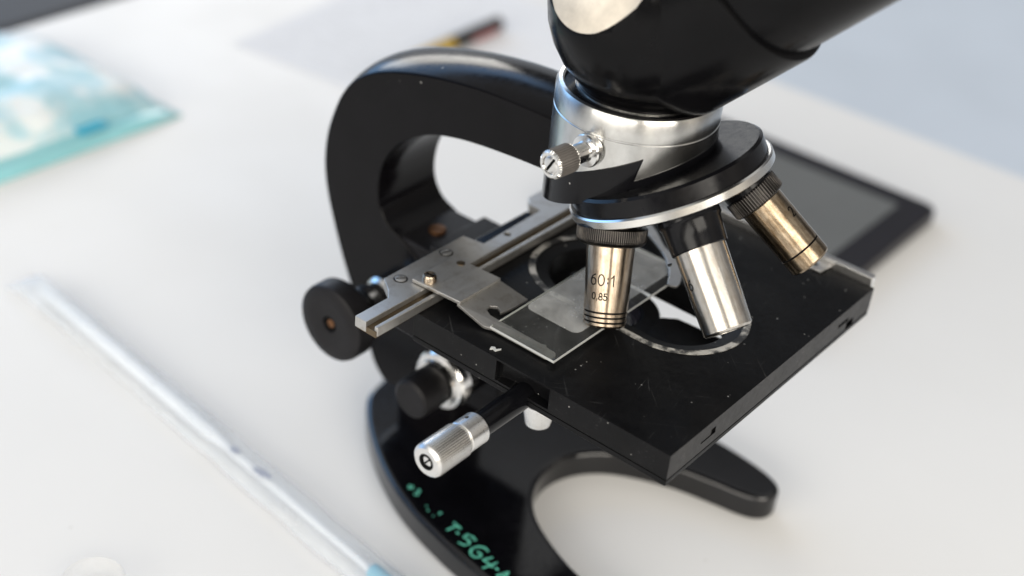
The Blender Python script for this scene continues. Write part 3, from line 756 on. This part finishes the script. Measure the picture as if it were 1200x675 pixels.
# ------------------------------------------------------------------ light
world = bpy.data.worlds.new('World'); bpy.context.scene.world = world; world.use_nodes = True
nt = world.node_tree; bg = nt.nodes['Background']
tc = nt.nodes.new('ShaderNodeTexCoord'); sp = nt.nodes.new('ShaderNodeSeparateXYZ'); nt.links.new(tc.outputs['Generated'], sp.inputs[0])
at = nt.nodes.new('ShaderNodeMath'); at.operation = 'ARCTAN2'; nt.links.new(sp.outputs['Y'], at.inputs[0]); nt.links.new(sp.outputs['X'], at.inputs[1])
ma = nt.nodes.new('ShaderNodeMath'); ma.operation = 'MULTIPLY_ADD'; ma.inputs[1].default_value = 1 / (2 * math.pi); ma.inputs[2].default_value = .5
nt.links.new(at.outputs[0], ma.inputs[0])
az = ramp(nt, ma.outputs[0], [(0, (.62, .68, .76)), (.05, (.42, .72, 1.25)), (.095, (.36, .60, 1.0)), (.12, (.12, .12, .13)), (.16, (.80, .79, .77)), (.21, (.30, .28, .26)), (.26, (1.25, 1.17, 1.04)), (.29, (.45, .40, .35)), (.33, (.16, .15, .14)),
                              (.39, (1.1, .98, .82)), (.43, (.18, .17, .16)), (.50, (.24, .22, .2)), (.55, (1.0, .91, .78)), (.60, (.50, .46, .42)), (.68, (.42, .43, .44)), (.80, (.50, .52, .56)), (.88, (.75, .79, .85)), (.94, (.8, .88, 1.0)), (1, (.62, .68, .76))])
dm = ramp(nt, ma.outputs[0], [(0, g(1)), (.64, g(0)), (.67, g(1)), (.91, g(1)), (.93, g(0)), (1, g(0))]); dm.node.color_ramp.elements[0].color = (0, 0, 0, 1)
dz = ramp(nt, sp.outputs['Z'], [(0, g(0)), (.20, g(0)), (.25, g(1)), (.60, g(1)), (.68, g(0)), (1, g(0))])
dk_ = nt.nodes.new('ShaderNodeMath'); dk_.operation = 'MULTIPLY'; nt.links.new(dm, dk_.inputs[0]); nt.links.new(dz, dk_.inputs[1])
wm = ramp(nt, ma.outputs[0], [(0, g(1)), (.045, g(1)), (.07, g(0)), (.905, g(0)), (.92, g(1)), (1, g(1))])
wz = ramp(nt, sp.outputs['Z'], [(0, g(0)), (.015, g(0)), (.03, g(1)), (.44, g(1)), (.52, g(0)), (1, g(0))])
wk = nt.nodes.new('ShaderNodeMath'); wk.operation = 'MULTIPLY'; nt.links.new(wm, wk.inputs[0]); nt.links.new(wz, wk.inputs[1])
az = mixc(nt, wk.outputs[0], az, (1.0, 1.9, 3.3))
el = nt.nodes.new('ShaderNodeMapRange'); el.inputs['From Min'].default_value = .5; el.inputs['From Max'].default_value = .75
nt.links.new(sp.outputs['Z'], el.inputs['Value'])
c1 = mixc(nt, el.outputs[0], az, (.74, .73, .71))
dn = nt.nodes.new('ShaderNodeMapRange'); dn.inputs['From Min'].default_value = -.02; dn.inputs['From Max'].default_value = -.2
nt.links.new(sp.outputs['Z'], dn.inputs['Value'])
c2 = mixc(nt, dn.outputs[0], c1, (.30, .31, .33))
c2 = mixc(nt, dk_.outputs[0], c2, (.13, .13, .135))
sm = ramp(nt, ma.outputs[0], [(0, g(0)), (.85, g(0)), (.865, g(1)), (.945, g(1)), (.96, g(0)), (1, g(0))])
sz = ramp(nt, sp.outputs['Z'], [(0, g(0)), (.40, g(0)), (.43, g(1)), (.54, g(1)), (.58, g(0)), (1, g(0))])
sk = nt.nodes.new('ShaderNodeMath'); sk.operation = 'MULTIPLY'; nt.links.new(sm, sk.inputs[0]); nt.links.new(sz, sk.inputs[1])
c2 = mixc(nt, sk.outputs[0], c2, (1.4, 2.3, 3.8))
nt.links.new(c2, bg.inputs['Color']); bg.inputs['Strength'].default_value = .8

def area(name, loc, target, sx, sy, power, color):
    l = bpy.data.lights.new(name, 'AREA'); l.shape = 'RECTANGLE'; l.size = sx; l.size_y = sy; l.energy = power; l.color = color
    o = bpy.data.objects.new(name, l); COL.objects.link(o); o.location = loc
    o.rotation_euler = (V(target) - V(loc)).to_track_quat('-Z', 'Y').to_euler(); return o
area('window_light', (-4.4, 3.2, 1.8), (0, 0, .1), 2.6, 1.2, 62, (1.0, .975, .92))
area('room_lamp', (3.4, -1.5, 1.9), (0, 0, .03), 2.8, 1.9, 124, (1.0, .94, .845))
area('front_fill_light', (.2, -3.6, 1.25), (0, 0, .03), 4.2, 1.5, 110, (1.0, .95, .87))  # added fill with no visible source, lightens the table inside the foot

# ------------------------------------------------------------------ camera
cam = bpy.data.cameras.new('camera'); co = bpy.data.objects.new('camera', cam); COL.objects.link(co)
yaw, pit, rol = R(126.0), R(33.3), R(6.16)
CAMP = (126.0, 33.3, 6.16)
fwd = V((math.cos(yaw) * math.cos(pit), math.sin(yaw) * math.cos(pit), -math.sin(pit)))
right = V((math.sin(yaw), -math.cos(yaw), 0)); upv = right.cross(fwd)
r2 = math.cos(rol) * right + math.sin(rol) * upv; u2 = -math.sin(rol) * right + math.cos(rol) * upv
co.matrix_world = Matrix(((r2.x, u2.x, -fwd.x, .20056), (r2.y, u2.y, -fwd.y, -.35282), (r2.z, u2.z, -fwd.z, .37775), (0, 0, 0, 1)))
cam.sensor_width = 36; cam.lens = 1643.94 / 1200 * 36; cam.clip_start = .01; cam.clip_end = 50
cam.dof.use_dof = True; cam.dof.focus_distance = .442; cam.dof.aperture_fstop = 5.2
sc = bpy.context.scene; sc.camera = co
sc.view_settings.view_transform = 'Standard'; sc.view_settings.look = 'None'; sc.view_settings.exposure = 0; sc.view_settings.gamma = 1
sc.cycles.use_denoising = True
sc.cycles.transparent_max_bounces = 16; sc.cycles.max_bounces = 10
